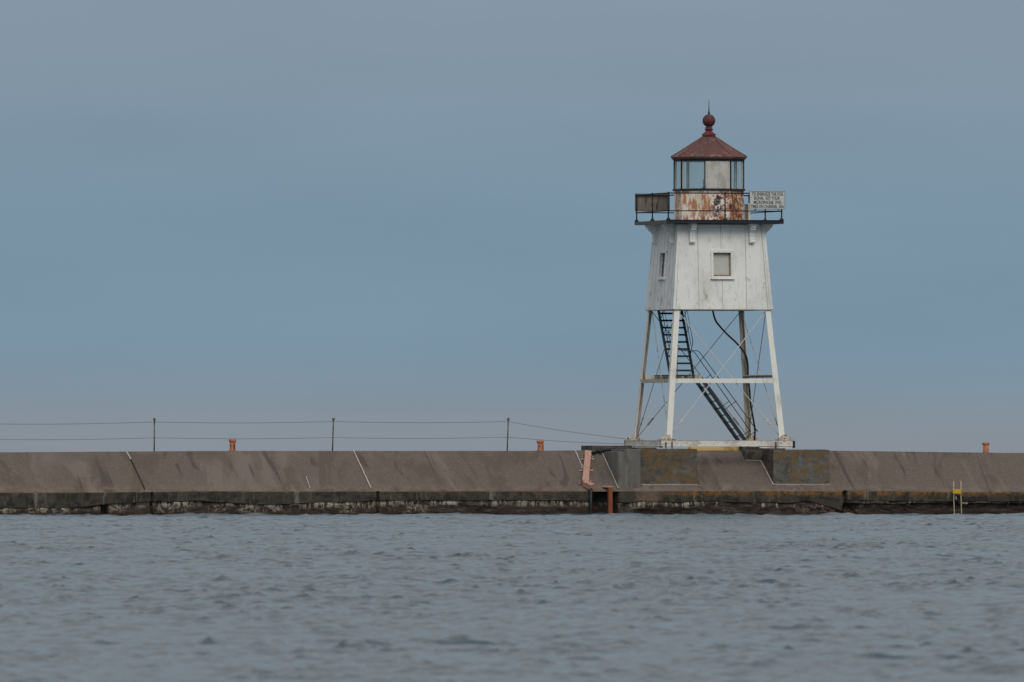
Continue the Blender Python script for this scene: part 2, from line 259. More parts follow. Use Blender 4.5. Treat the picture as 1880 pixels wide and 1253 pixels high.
# ------------------------------------------------------------------ mesh builder and tagging
ORG = {}
class MB:
    def __init__(s): s.v = []; s.f = []; s.m = []; s.mi = 0; s.sm = []
    def add(s, vs, fs, smooth=False):
        b = len(s.v); s.v += [tuple(v) for v in vs]
        for f in fs: s.f.append(tuple(i+b for i in f)); s.m.append(s.mi); s.sm.append(smooth)
        return s
    def box(s, a, b):
        x0,y0,z0 = a; x1,y1,z1 = b
        return s.add([(x0,y0,z0),(x1,y0,z0),(x1,y1,z0),(x0,y1,z0),(x0,y0,z1),(x1,y0,z1),(x1,y1,z1),(x0,y1,z1)],
              [(0,3,2,1),(4,5,6,7),(0,1,5,4),(1,2,6,5),(2,3,7,6),(3,0,4,7)])
    def bar(s, p, q, w, h, up=(0,0,1)):
        p, q, up = Vector(p), Vector(q), Vector(up); dd = (q-p).normalized()
        sd = dd.cross(up); sd = sd.normalized() if sd.length > 1e-4 else Vector((1,0,0)); uu = sd.cross(dd)
        vs = [pt+sd*w/2*a+uu*h/2*b for pt in (p, q) for a, b in ((-1,-1),(1,-1),(1,1),(-1,1))]
        return s.add(vs, [(0,1,2,3),(7,6,5,4),(0,4,5,1),(1,5,6,2),(2,6,7,3),(3,7,4,0)])
    def tube(s, pts, r, n=8, r2=None):
        pts = [Vector(p) for p in pts]; rings = []
        ref = Vector((0,0,1))
        for i, p in enumerate(pts):
            dd = (pts[min(i+1, len(pts)-1)]-pts[max(i-1,0)]).normalized()
            a = dd.cross(ref if abs(dd.dot(ref)) < .95 else Vector((0,1,0))).normalized(); b = a.cross(dd)
            rr = r if r2 is None else r+(r2-r)*i/(len(pts)-1)
            rings.append([p+(a*math.cos(2*math.pi*k/n)+b*math.sin(2*math.pi*k/n))*rr for k in range(n)])
        vs = [v for rg in rings for v in rg]; fs = []
        for i in range(len(pts)-1):
            for k in range(n): fs.append((i*n+k, i*n+(k+1)%n, (i+1)*n+(k+1)%n, (i+1)*n+k))
        fs.append(tuple(range(n))[::-1]); fs.append(tuple(range((len(pts)-1)*n, len(pts)*n)))
        return s.add(vs, fs, True)
    def lathe(s, c, prof, n=24, ph=0, smooth=True):
        cx, cy = c; vs = []; fs = []
        for r, z in prof:
            for k in range(n):
                a = 2*math.pi*k/n+ph; vs.append((cx+r*math.cos(a), cy+r*math.sin(a), z))
        for i in range(len(prof)-1):
            for k in range(n): fs.append((i*n+k, i*n+(k+1)%n, (i+1)*n+(k+1)%n, (i+1)*n+k))
        fs.append(tuple(range(n))[::-1]); fs.append(tuple(range((len(prof)-1)*n, len(prof)*n)))
        return s.add(vs, fs, smooth)
    def prism(s, poly, fr, to):       # poly: 2D pts; fr/to: functions giving 3D
        n = len(poly); vs = [fr(*p) for p in poly]+[to(*p) for p in poly]
        fs = [tuple(range(n)), tuple(range(n, 2*n))[::-1]]+[(i, i+n, (i+1)%n+n, (i+1)%n) for i in range(n)]
        return s.add(vs, fs)
    def build(s, name, mats, parent=None, origin=None, bevel=0):
        me = bpy.data.meshes.new(name)
        o = ORG.get(parent.name if parent else None, origin or (0,0,0))
        me.from_pydata([(x-o[0], y-o[1], z-o[2]) for x, y, z in s.v], [], s.f)
        if not isinstance(mats, (list, tuple)): mats = [mats]
        for m in mats: me.materials.append(M[m])
        me.polygons.foreach_set('material_index', s.m); me.polygons.foreach_set('use_smooth', s.sm)
        import bmesh
        bm = bmesh.new(); bm.from_mesh(me); bmesh.ops.recalc_face_normals(bm, faces=bm.faces); bm.to_mesh(me); bm.free()
        ob = bpy.data.objects.new(name, me); COL.objects.link(ob)
        ORG[ob.name] = o
        if parent: ob.parent = parent
        else: ob.location = world(*o); ob.rotation_euler = (0,0,TH)
        if bevel:
            bv = ob.modifiers.new('bevel', 'BEVEL'); bv.width = bevel; bv.segments = 2; bv.limit_method = 'ANGLE'
        return ob
def tag(o, label=None, cat=None, group=None, kind=None):
    if label: o['label'] = label
    if cat: o['category'] = cat
    if group: o['group'] = group
    if kind: o['kind'] = kind
    return o
def thing(name, origin, label, cat, group=None):
    o = bpy.data.objects.new(name, None); COL.objects.link(o); o.empty_display_size = .2
    o.location = world(*origin); o.rotation_euler = (0,0,TH); ORG[o.name] = origin
    return tag(o, label, cat, group)
def copy_tree(o, parent=None):
    c = o.copy(); COL.objects.link(c); c.parent = parent
    for ch in list(o.children): copy_tree(ch, c)
    return c

# value noise for real surface relief
rng = np.random.default_rng(5); LAT = rng.random((256, 256))
def vnoise(x, y, oct=4):
    t = 0; a = 1; s = 0
    for k in range(oct):
        xi = np.floor(x).astype(int); yi = np.floor(y).astype(int); fx = x-xi; fy = y-yi
        fx = fx*fx*(3-2*fx); fy = fy*fy*(3-2*fy)
        g = lambda i, j: LAT[(xi+i+k*37) % 256, (yi+j+k*61) % 256]
        t = t+a*((g(0,0)*(1-fx)+g(1,0)*fx)*(1-fy)+(g(0,1)*(1-fx)+g(1,1)*fx)*fy); s += a; a *= .5; x = x*2.03; y = y*2.03
    return t/s-.5

# ------------------------------------------------------------------ water
def build_water():
    ys = [1, 30, 60, 80, 90, 97]+list(np.arange(100, 180, .065))+list(np.arange(180, 300, .10))+list(np.arange(300, 447, .13))
    ys += [450, 460, 480, 520, 600, 800, 1200, 2000, 4000, 9000]
    ys = np.array(ys); core = np.linspace(-1, 1, 401)
    outer = np.array([1.08, 1.2, 1.5, 2.2, 4, 9, 25, 80])
    us = np.concatenate([-outer[::-1], core, outer])
    hwid = np.interp(ys, [1, 60, 100, 447, 9000], [4, 5, 5.6, 20, 400])
    X = us[None, :]*hwid[:, None]; Y = np.repeat(ys[:, None], len(us), 1)
    Z = np.zeros_like(X); r = np.random.default_rng(11)
    GX = np.zeros_like(X); GY = np.zeros_like(X)
    env = .72+1.15*np.clip(vnoise(X*1.9+3, Y*.55+2, 3)+.06, 0, 1)**1.3*3.0
    for i in range(90):
        lam = .20*(.8/.20)**r.random() if i < 66 else .8*(3.4/.8)**r.random(); k = 2*math.pi/lam
        th = math.radians(-78+r.normal()*(75 if i < 66 else 42))       # wind mostly towards the eye, slightly oblique
        kx, ky = k*math.cos(th), k*math.sin(th); ph = r.random()*6.283
        a = .0044*lam if lam < .8 else .0022*lam**.75
        arg = kx*X+ky*Y+ph
        e_ = env if i < 66 else 1.0
        Z += a*e_*np.cos(arg); GX -= a*e_*kx/k*np.sin(arg)*1.3; GY -= a*e_*ky/k*np.sin(arg)*1.3
    Z += np.clip((Y-405)/25, 0, 1)*(.20*vnoise(X*.8+7, Y*.5, 3)+.12*vnoise(X*2.4, Y*1.4+5, 2))
    gust = 1+.9*vnoise(X*.16+40, Y*.05+9, 3)
    fade = np.clip((Y-60)/40, 0, 1)*np.clip((450-Y)/3, 0, 1)*np.clip(1.3-np.abs(us)[None, :]*.3, 0, 1)
    Z *= fade*gust; X2 = X+GX*fade*gust*1.0; Y2 = Y+GY*fade*gust*1.0
    ny, nx = X.shape
    me = bpy.data.meshes.new('water')
    co = np.stack([X2, Y2, Z], -1).reshape(-1, 3).astype(np.float32)
    idx = np.arange(ny*nx).reshape(ny, nx)
    q = np.stack([idx[:-1,:-1], idx[:-1,1:], idx[1:,1:], idx[1:,:-1]], -1).reshape(-1, 4)
    me.vertices.add(len(co)); me.vertices.foreach_set('co', co.ravel())
    me.loops.add(q.size); me.loops.foreach_set('vertex_index', q.ravel().astype(np.int32))
    me.polygons.add(len(q)); me.polygons.foreach_set('loop_start', np.arange(0, q.size, 4, dtype=np.int32))
    me.polygons.foreach_set('use_smooth', np.ones(len(q), bool)); me.update(calc_edges=True)
    m = bpy.data.materials.new('water'); m.use_nodes = True; t = m.node_tree; n = t.nodes; L = t.links; b = n['Principled BSDF']
    b.inputs['Base Color'].default_value = (.049,.077,.093,1); b.inputs['Roughness'].default_value = .22; b.inputs['IOR'].default_value = 1.333
    b.inputs['Specular IOR Level'].default_value = .5
    g = n.new('ShaderNodeNewGeometry')
    prev = None
    for sx, sy, st, di, det in ((13,8,.9,.024,3), (5.0,2.6,.8,.05,3)):
        mpn = n.new('ShaderNodeMapping'); mpn.inputs['Scale'].default_value = (sx, sy, 1); mpn.inputs['Rotation'].default_value = (0,0,.25); L.new(g.outputs['Position'], mpn.inputs[0])
        nn = n.new('ShaderNodeTexNoise'); nn.inputs['Scale'].default_value = 1; nn.inputs['Detail'].default_value = det; nn.inputs['Roughness'].default_value = .6; L.new(mpn.outputs[0], nn.inputs['Vector'])
        bn = n.new('ShaderNodeBump'); bn.inputs['Strength'].default_value = st; bn.inputs['Distance'].default_value = di
        L.new(nn.outputs['Fac'], bn.inputs['Height'])
        if prev: L.new(prev, bn.inputs['Normal'])
        prev = bn.outputs[0]
    L.new(prev, b.inputs['Normal'])
    me.materials.append(m)
    o = bpy.data.objects.new('water', me); COL.objects.link(o); tag(o, 'choppy grey blue lake water in front of the breakwater', 'water', kind='structure')
build_water()

# ------------------------------------------------------------------ breakwater
FE = -2.9            # front edge (ly)
CR = -0.9            # crest (ly)
ZCAP, ZTOP = .79, 2.03
bw = thing('breakwater', (0,0,0), 'long brown concrete breakwater with sloped face carrying the lighthouse', 'breakwater')
xs_f = np.concatenate([[-160,-110,-70,-45,-32,-27,-25], np.arange(-24, 14, .06), [15,17,20,30,60,110,160]])
def grid_part(name, P, mat, uv=None, smooth=True):
    ny, nx, _ = P.shape
    me = bpy.data.meshes.new(name); idx = np.arange(ny*nx).reshape(ny, nx)
    q = np.stack([idx[:-1,:-1], idx[1:,:-1], idx[1:,1:], idx[:-1,1:]], -1).reshape(-1, 4)
    me.from_pydata(P.reshape(-1, 3).tolist(), [], q.tolist())
    me.polygons.foreach_set('use_smooth', np.full(len(q), smooth))
    if uv is not None:
        ul = me.uv_layers.new(name='uv'); ul.data.foreach_set('uv', uv.reshape(-1, 2)[q.ravel()].astype(np.float32).ravel())
    me.materials.append(M[mat]); o = bpy.data.objects.new(name, me); COL.objects.link(o); o.parent = bw; return o
dz = np.interp(xs_f, [LX(0,FE), LX(500,FE), LX(1050,FE), LX(1180,FE), LX(1550,FE), LX(1880,FE)], [-.055, 0, 0, .02, .01, -.06])
# sloped apron, crest and flat top in one skin
st_ = np.concatenate([[0, .012, .03], np.linspace(.06, .97, 26), [.985, 1]])
rows = []
for t_ in st_:
    ly = FE+.0+(CR-FE)*t_; z = ZCAP+(ZTOP-ZCAP)*t_
    if t_ == 0: ly -= 0; z -= .03
    if t_ == 1: z -= .015
    rel = vnoise(xs_f*.8, np.full_like(xs_f, t_*2.0), 4)*.035+vnoise(xs_f*5, np.full_like(xs_f, t_*12.0), 3)*.012
    rows.append(np.stack([xs_f, np.full_like(xs_f, ly)-rel*.5, z+dz+rel*.8*(0.3 if t_ > .98 else 1)], -1))
for ly in (-.6, 1.5, 4.0): rows.append(np.stack([xs_f, np.full_like(xs_f, ly), np.full_like(xs_f, ZTOP-.012)+dz], -1))
rows.append(np.stack([xs_f, np.full_like(xs_f, 4.05), np.full_like(xs_f, -1.0)], -1))
grid_part('sloped_apron', np.array(rows), 'apron')
# cap wall: how deep the upright face goes before the eroded foundation starts
kx_ = [LX(p, FE) for p in (0, 120, 240, 350, 500, 620, 690, 700, 1000, 1080, 1137, 1290, 1420, 1490, 1520, 1548, 1552, 1600, 1700, 1880)]
ky_ = [932, 931, 922, 919, 927, 921, 919, 919, 919, 920, 922, 921, 923, 921, 930, 937, 917, 919, 921, 921]
zlow = np.interp(xs_f, kx_, [ZZ(v, 0, FE) for v in ky_])+vnoise(xs_f*1.7, xs_f*0+3, 4)*.07
gap = np.zeros_like(xs_f)
for c, hw_, dp in ((LX(279,FE), .031, .14), (LX(693,FE), .031, .14), (LX(1551,FE), .035, .2)):
    gap = np.maximum(gap, np.where(np.abs(xs_f-c) < hw_, dp, 0))
slot = (np.clip((xs_f-LX(1083,FE))/.12, 0, 1)*np.clip((LX(1136,FE)-xs_f)/.1, 0, 1))
rows = []
for t_ in np.linspace(0, 1, 14):
    z = (ZCAP-.03+dz)*(1-t_)+zlow*t_
    rel = .03*vnoise(xs_f*1.3, z*3, 4)+.025*vnoise(xs_f*7, z*8+5, 3)
    ly = FE+.0-rel*(t_**.4)-.015*(t_ > 0)+gap*(t_ > .02)+slot*.55*(t_ > .08)
    rows.append(np.stack([xs_f, ly, z], -1))
rows.append(np.stack([xs_f, np.full_like(xs_f, FE+.6), zlow+.01], -1))
grid_part('cap_wall', np.array(rows), 'cap', smooth=False)
rows = []; uvs = []
step = .0+.02*np.clip(vnoise(xs_f*.5, xs_f*0+8, 2)+.3, 0, 1)
for i, t_ in enumerate(np.linspace(0, 1, 26)):
    z = (zlow+.03)*(1-t_)+(-.6)*t_
    rel = .22*vnoise(xs_f*1.1, z*3.2+20, 5)+.10*vnoise(xs_f*6, z*9, 3)
    cave = np.interp(xs_f, [LX(1535,FE), LX(1556,FE), LX(1562,FE), LX(1580,FE), LX(1700,FE), LX(1880,FE)], [0, .35, .35, .05, .08, .16])*(z < .34)
    hole = np.where(np.abs(xs_f-LX(193,FE)) < .10, .3, 0)
    ly = FE+step+.03-rel+gap+slot*.5+cave+hole-.12*np.clip((.12-z)/.3, 0, 1)
    if i == 0: ly = ly+.3
    rows.append(np.stack([xs_f, np.maximum(ly, FE-.10), z], -1)); uvs.append(np.stack([xs_f, zlow-z], -1))
grid_part('foundation', np.array(rows), 'foundation', np.array(uvs), smooth=False)
# joints running up the slope
def slope_pt(lx, t, lift=.0):
    ddz = float(np.interp(lx, xs_f, dz)); return (lx, FE+(CR-FE)*t-lift*.5, ZCAP+(ZTOP-ZCAP)*t+ddz+lift)
def strip(lx0, t0, lx1, t1, wd, mat, n=14, lift=.022, nm='joint'):
    mb = MB(); pts = [slope_pt(lx0+(lx1-lx0)*i/n+random.uniform(-.004,.004), t0+(t1-t0)*i/n, lift) for i in range(n+1)]
    for a, b in zip(pts, pts[1:]): mb.bar(a, b, wd*random.uniform(.8,1.15), .02, up=(0,-.53,.85))
    return mb.build(nm, mat, bw)
def jx(px, t):      # photo column to pier coordinate at slope fraction t
    return LX(px, FE+(CR-FE)*t)
strip(jx(240,.78), .78, jx(266,.03), .03, .024, 'dark_joint'); strip(jx(232,.98), .98, jx(240,.79), .79, .03, 'pale_joint', 5)
strip(jx(649,.98), .98, jx(681,.04), .04, .027, 'pale_joint')
strip(jx(562,.32), .32, jx(569,.03), .03, .018, 'pale_joint', 5)
strip(jx(1056,.98), .98, jx(1074,.40), .40, .026, 'pale_joint')
strip(jx(1106,.90), .90, jx(1135,.02), .02, .028, 'pale_joint')
# plinths
FY = -2.6
def plinth(x0, x1, y0, y1, z0, z1, mat, sidemat=None, nm='plinth', n=12):
    mb = MB(); g = .0
    # front and left faces subdivided with slight relief so edges are not ruler-straight
    xs = np.linspace(x0, x1, n+1)
    top_ = [z1+random.uniform(-.018,.006) for _ in xs]
    for i in range(n):
        a, b = xs[i], xs[i+1]
        mb.mi = 0; mb.add([(a,y0,z0),(b,y0,z0),(b,y0,top_[i+1]),(a,y0,top_[i])], [(0,1,2,3)])
        mb.mi = 1; mb.add([(a,y0,top_[i]),(b,y0,top_[i+1]),(b,y1,z1),(a,y1,z1)], [(0,1,2,3)])
    mb.add([(x0,y0,z0),(x0,y0,top_[0]),(x0,y1,z1),(x0,y1,z0)], [(0,1,2,3)]); mb.add([(x1,y0,z0),(x1,y1,z0),(x1,y1,z1),(x1,y0,top_[-1])], [(0,1,2,3)])
    mb.add([(x0,y1,z0),(x0,y1,z1),(x1,y1,z1),(x1,y1,z0)], [(0,1,2,3)])
    return mb.build(nm, [mat, sidemat or mat], bw)
plinth(LX(1135,FE+.08), LX(1147.3,FE+.08), FE+.08, -1.0, .6, ZZ(829.3), 'grey_conc', 'grey_conc')
plinth(LX(1147.3,FE+.085)+.001, LX(1176,FE+.08), FE+.085, -1.0, .6, ZZ(824.8), 'grey_conc', 'grey_conc')
pl = plinth(LX(1176,FY), LX(1280,FY), FY, -1.0, .7, ZZ(824.5), 'lichen', 'grey_conc')
plinth(LX(1420,FY), LX(1523,FY), FY, -1.0, .7, ZZ(826), 'lichen2', 'dark_conc')
plinth(LX(1368,-1.4), LX(1421,-1.4), -1.4, -.9, 1.5, ZZ(826.2)-.004, 'dark_conc', 'dark_conc')
plinth(LX(1070,2.4), -1.35, 1.3, 2.6, 1.9, ZZ(818.5), 'dark_conc')
plinth(1.0, 2.9, 1.3, 2.6, 1.9, ZZ(823), 'dark_conc')
mb = MB()     # low kerb in front of each plinth with its pale top line
mb.box((LX(1178,FY), FY-.12, ZZ(898,0,FE)), (LX(1290,FY), FY+.05, ZZ(890.8,0,FY))); mb.build('sill', 'sill', bw, bevel=.01); mb = MB(); mb.box((LX(1422,FY), FY-.12, ZZ(898,0,FE)), (LX(1524,FY), FY+.05, ZZ(890.5,0,FY)))
mb.build('sill', 'sill', bw, bevel=.01)
for a, b, y in ((1178,1281,890.2), (1420,1524,889.6)):
    mb = MB(); n = 12; xs = [LX(a+(b-a)*i/n, FY-.13) for i in range(n+1)]
    for p, q in zip(xs, xs[1:]): mb.bar((p, FY-.115, ZZ(y,0,FY)+random.uniform(-.003,.003)), (q, FY-.115, ZZ(y,0,FY)+random.uniform(-.003,.003)), .03, random.uniform(.010,.019))
    if a == 1178: mb.build('mortar_line', 'pale_joint', bw)
mb.bar(PT(1419.5,889.6,FY-.02), (LX(1395,-1.35), -1.42, ZZ(846,0,-1.4)), .03, .025); mb.bar((LX(1395,-1.35), -1.42, ZZ(846,0,-1.4)), (LX(1369,-1.4), -1.43, ZZ(845,0,-1.4)), .03, .02)
mb.build('mortar_line', 'pale_joint', bw)
mb = MB(); mb.box((LX(1266,0), -.1, ZTOP-.02), (LX(1361,0), .15, ZZ(820.6))); yo = mb.build('yellow_kerb', 'yellow', bw, bevel=.01)
# ------------------------------------------------------------------ lighthouse
ZB = ZZ(809)
lh = thing('lighthouse', (0,0,ZB), 'white skeletal steel lighthouse with dark red roof and rusty lantern base on the breakwater', 'lighthouse')
def hwl(z, z0, h0, z1, h1): return h0+(h1-h0)*(z-z0)/(z1-z0)
ZC0, ZC1 = ZZ(570), ZZ(414)          # cabin bottom, top
H = lambda z: hwl(z, ZB, 1.95, ZC0, 1.575)
def corner(sx, sy, z): return (sx*H(z), sy*H(z), z)
SIDES = [(0,-1), (1,0), (0,1), (-1,0)]          # front, right, back, left
def rot4(k, a, d_):                              # along-side a, outward d -> lx, ly
    return [(a, -d_), (d_, a), (-a, d_), (-d_, -a)][k]
# ring of channel beams under the feet
def ring(half, z0, z1, t, ks=(0,1,2,3), mat='white_steel', nm='base_beam'):
    for k in ks:
        mb = MB(); e = half if k in (0, 2) else half-t
        p = lambda a, d_, z: (*rot4(k, a, d_), z)
        def bx(a0, a1, d0, d1, za, zb):
            vs = [p(a0,d0,za),p(a1,d0,za),p(a1,d1,za),p(a0,d1,za),p(a0,d0,zb),p(a1,d0,zb),p(a1,d1,zb),p(a0,d1,zb)]
            mb.add(vs, [(0,3,2,1),(4,5,6,7),(0,1,5,4),(1,2,6,5),(2,3,7,6),(3,0,4,7)])
        mb.mi = 0; bx(-e, e, half-.02, half-.008, z0, z1-.012)
        mb.mi = 1; bx(-e, e, half-t, half, z1-.012, z1)
        mb.mi = 0; bx(-e, e, half-t, half, z0-.012, z0)
        mb.build(nm, [mat, 'dirty_steel'], lh)
ring(2.186, ZZ(819), ZB, .16, mat='base_steel')
mb = MB()
for a, b in (((-2.17, -1.9, ZZ(822.5)), (-2.05, 1.5, ZZ(819)-.014)), ((1.05, -2.16, ZZ(823.4)), (2.17, -2.06, ZZ(819)-.014))): MB().box(a, b).build('packing_beam', 'base_steel', lh)
for x, x2, y, y2, pa_, pb_ in ((-2.05,-2.02,-2.23,-2.19,824,812), (-1.85,-1.82,-2.23,-2.19,824,812), (1.55,1.58,-2.23,-2.19,824,812), (2.13,2.2,-2.2,-2.12,823,810)): MB().box((x,y,ZZ(pa_)), (x2,y2,ZZ(pb_))).build('anchor_strap', 'black', lh)

# four angle-iron legs with cast feet
for sx, sy in ((-1,-1), (1,-1), (-1,1), (1,1)):
    wd = .185 if sy < 0 else (.16 if sx < 0 else .165); th = .03; back = sy > 0
    leg = MB(); z0, z1 = ZB+.03, ZC0+.02
    for kind in (0, 1):
        vs = []
        for z in (z0, z1):
            h = H(z); wdz = wd*(1 if z == z0 else .93)
            if kind == 0: q = [(sx*h, sy*h), (sx*(h-wdz), sy*h), (sx*(h-wdz), sy*(h-th)), (sx*h, sy*(h-th))]
            else: q = [(sx*h, sy*(h-th)), (sx*(h-th), sy*(h-th)), (sx*(h-th), sy*(h-wdz)), (sx*h, sy*(h-wdz))]
            vs += [(x, y, z) for x, y in q]
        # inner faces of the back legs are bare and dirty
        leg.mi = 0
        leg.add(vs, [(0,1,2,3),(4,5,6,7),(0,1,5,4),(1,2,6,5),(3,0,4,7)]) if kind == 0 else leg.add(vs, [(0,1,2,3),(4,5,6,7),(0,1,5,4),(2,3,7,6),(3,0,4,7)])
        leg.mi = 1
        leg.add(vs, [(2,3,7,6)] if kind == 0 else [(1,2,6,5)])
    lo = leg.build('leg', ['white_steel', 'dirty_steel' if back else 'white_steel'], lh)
    ft = MB(); cx, cy = sx*1.93, sy*1.93
    ft.box((cx-.24, cy-.24, ZB+.002), (cx+.24, cy+.24, ZB+.03))
    ft.lathe((cx, cy), [(.21, ZB+.03), (.17, ZB+.07), (.12, ZB+.13), (.10, ZB+.18)], 4, smooth=False)
    for a in range(8):
        bx_, by_ = cx+.2*math.cos(a*.785+.3), cy+.2*math.sin(a*.785+.3)
        ft.lathe((bx_, by_), [(.015, ZB+.03), (.015, ZB+.07+random.uniform(0,.03)), (.008, ZB+.10)], 6)
    ft.build('foot', 'rusty_foot', lo)
# mid-height struts
zm = ZZ(700); hm = H(zm)
def beam(p, q, w_, h_, mats, nm='strut', strips=None):
    mb = MB(); mb.bar(p, q, w_, h_); return mb.build(nm, mats, lh)
beam((-hm+.05,-hm+.045,zm), (hm-.02,-hm+.045,zm), .05, ZZ(696.3)-ZZ(704.3), 'white_steel')
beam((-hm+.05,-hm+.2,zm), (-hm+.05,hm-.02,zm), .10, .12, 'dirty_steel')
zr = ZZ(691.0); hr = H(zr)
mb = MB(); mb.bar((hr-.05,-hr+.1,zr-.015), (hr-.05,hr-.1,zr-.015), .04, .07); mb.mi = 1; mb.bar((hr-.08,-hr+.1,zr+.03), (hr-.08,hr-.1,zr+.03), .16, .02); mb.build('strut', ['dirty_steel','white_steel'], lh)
# gusset plate on the front-right leg
mb = MB(); mb.box((hm-.15, -hm-.010, zm-.06), (hm-.012, -hm-.001, zm+.08)); mb.build('gusset_plate', 'white_steel', lh)
# diagonal tie rods, two per side, each with a turnbuckle
def tie(k, s, r_, mat):
    z0, z1 = ZB+.12, ZC0-.02
    p = Vector((*rot4(k, s*(H(z0)-.12), H(z0)-.09-.03*(s>0)), z0)); q = Vector((*rot4(k, -s*(H(z1)-.12), H(z1)-.09-.03*(s>0)), z1))
    mb = MB(); n = 12
    sag = -.012
    mb.tube([p.lerp(q, i/n)+Vector((0,0,sag*math.sin(math.pi*i/n))) for i in range(n+1)], r_, 6)
    o = mb.build('tie_rod', mat, lh)
    tb = MB(); a, b = p.lerp(q, .10), p.lerp(q, .145); dd = (b-a).normalized(); sd = dd.cross(Vector((0,1,0) if k in (0,2) else (1,0,0))).normalized()*.022
    tb.tube([a+sd, b+sd], .010, 5); tb.tube([a-sd, b-sd], .010, 5)
    tb.tube([a-dd*.03, a+dd*.01], .028, 6); tb.tube([b-dd*.01, b+dd*.03], .028, 6); tb.build('turnbuckle', mat, o)
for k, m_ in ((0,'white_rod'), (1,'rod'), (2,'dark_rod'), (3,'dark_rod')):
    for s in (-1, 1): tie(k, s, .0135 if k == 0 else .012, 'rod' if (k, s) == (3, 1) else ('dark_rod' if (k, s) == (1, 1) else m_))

# cabin
HB, HT = 1.62, 1.41
HC = lambda z: hwl(z, ZC0, HB, ZC1, HT)
WZ0, WZ1, WW = ZZ(508.5), ZZ(465.5), .29
mb = MB()
def cp(k, a, z, dep): return (*rot4(k, a, HC(z)-dep), z)
for k in range(4):
    win = k in (0, 3)
    zs = [ZC0, WZ0, WZ1, ZC1] if win else [ZC0, ZC1]
    for i in range(len(zs)-1):
        za, zb = zs[i], zs[i+1]
        cols = [lambda z: -HC(z), lambda z: -WW, lambda z: WW, lambda z: HC(z)] if win else [lambda z: -HC(z), lambda z: HC(z)]
        for j in range(len(cols)-1):
            if win and i == 1 and j == 1: continue
            mb.add([cp(k, cols[j](za), za, 0), cp(k, cols[j+1](za), za, 0), cp(k, cols[j+1](zb), zb, 0), cp(k, cols[j](zb), zb, 0)], [(0,1,2,3)])
    if win:   # reveals
        for (a0, z0_, a1, z1_) in ((-WW,WZ0,WW,WZ0), (WW,WZ0,WW,WZ1), (WW,WZ1,-WW,WZ1), (-WW,WZ1,-WW,WZ0)):
            mb.add([cp(k,a0,z0_,0), cp(k,a1,z1_,0), cp(k,a1,z1_,.14), cp(k,a0,z0_,.14)], [(0,1,2,3)])
mb.add([(-HB,-HB,ZC0),(HB,-HB,ZC0),(HB,HB,ZC0),(-HB,HB,ZC0)], [(0,1,2,3)])
mb.add([(-HT,-HT,ZC1),(HT,-HT,ZC1),(HT,HT,ZC1),(-HT,HT,ZC1)], [(0,1,2,3)])
mb.mi = 1    # sheet seams
def seam(k, a0, z0_, a1, z1_, w_=.012):
    p, q = Vector(cp(k,a0,z0_,-.001)), Vector(cp(k,a1,z1_,-.001)); nrm = Vector((*rot4(k,0,1),0))
    mb.bar(p, q, w_, .006, up=nrm)
for a in (-.78, .78): seam(0, a, ZC0, a, ZC1)
seam(0, .0, ZC0, .0, WZ0-.12); seam(0, -.02, WZ1+.12, -.02, ZC1)
seam(0, 1.48, ZC0, 1.30, ZC1, .014); seam(0, -1.54, ZC0, -1.36, ZC1, .010)
for a in (-1.15, -.75, .42, .82, 1.2): seam(3, a, ZC0, a*.93, ZC1, .009)
seam(3, .0, ZC0, .0, WZ0-.12, .009); seam(3, .0, WZ1+.12, .0, ZC1, .009)
for k in range(4):
    a = Vector(cp(k,-HB,ZC0,0)); b = Vector(cp(k,HB,ZC0,0)); mb.bar(a+Vector((0,0,.005)), b+Vector((0,0,.005)), .012, .022)
cabin = mb.build('cabin', ['white_wall', 'seam'], lh)
for sx, sy in ((-1,-1), (1,-1), (-1,1), (1,1)):
    mb = MB(); mb.bar((sx*(HB-.02), sy*(HB-.02), ZC0+.02), (sx*(HT-.02), sy*(HT-.02), ZC1-.01), .075, .075, up=(0,1,0)); mb.build('corner_board', 'white_wall', cabin)
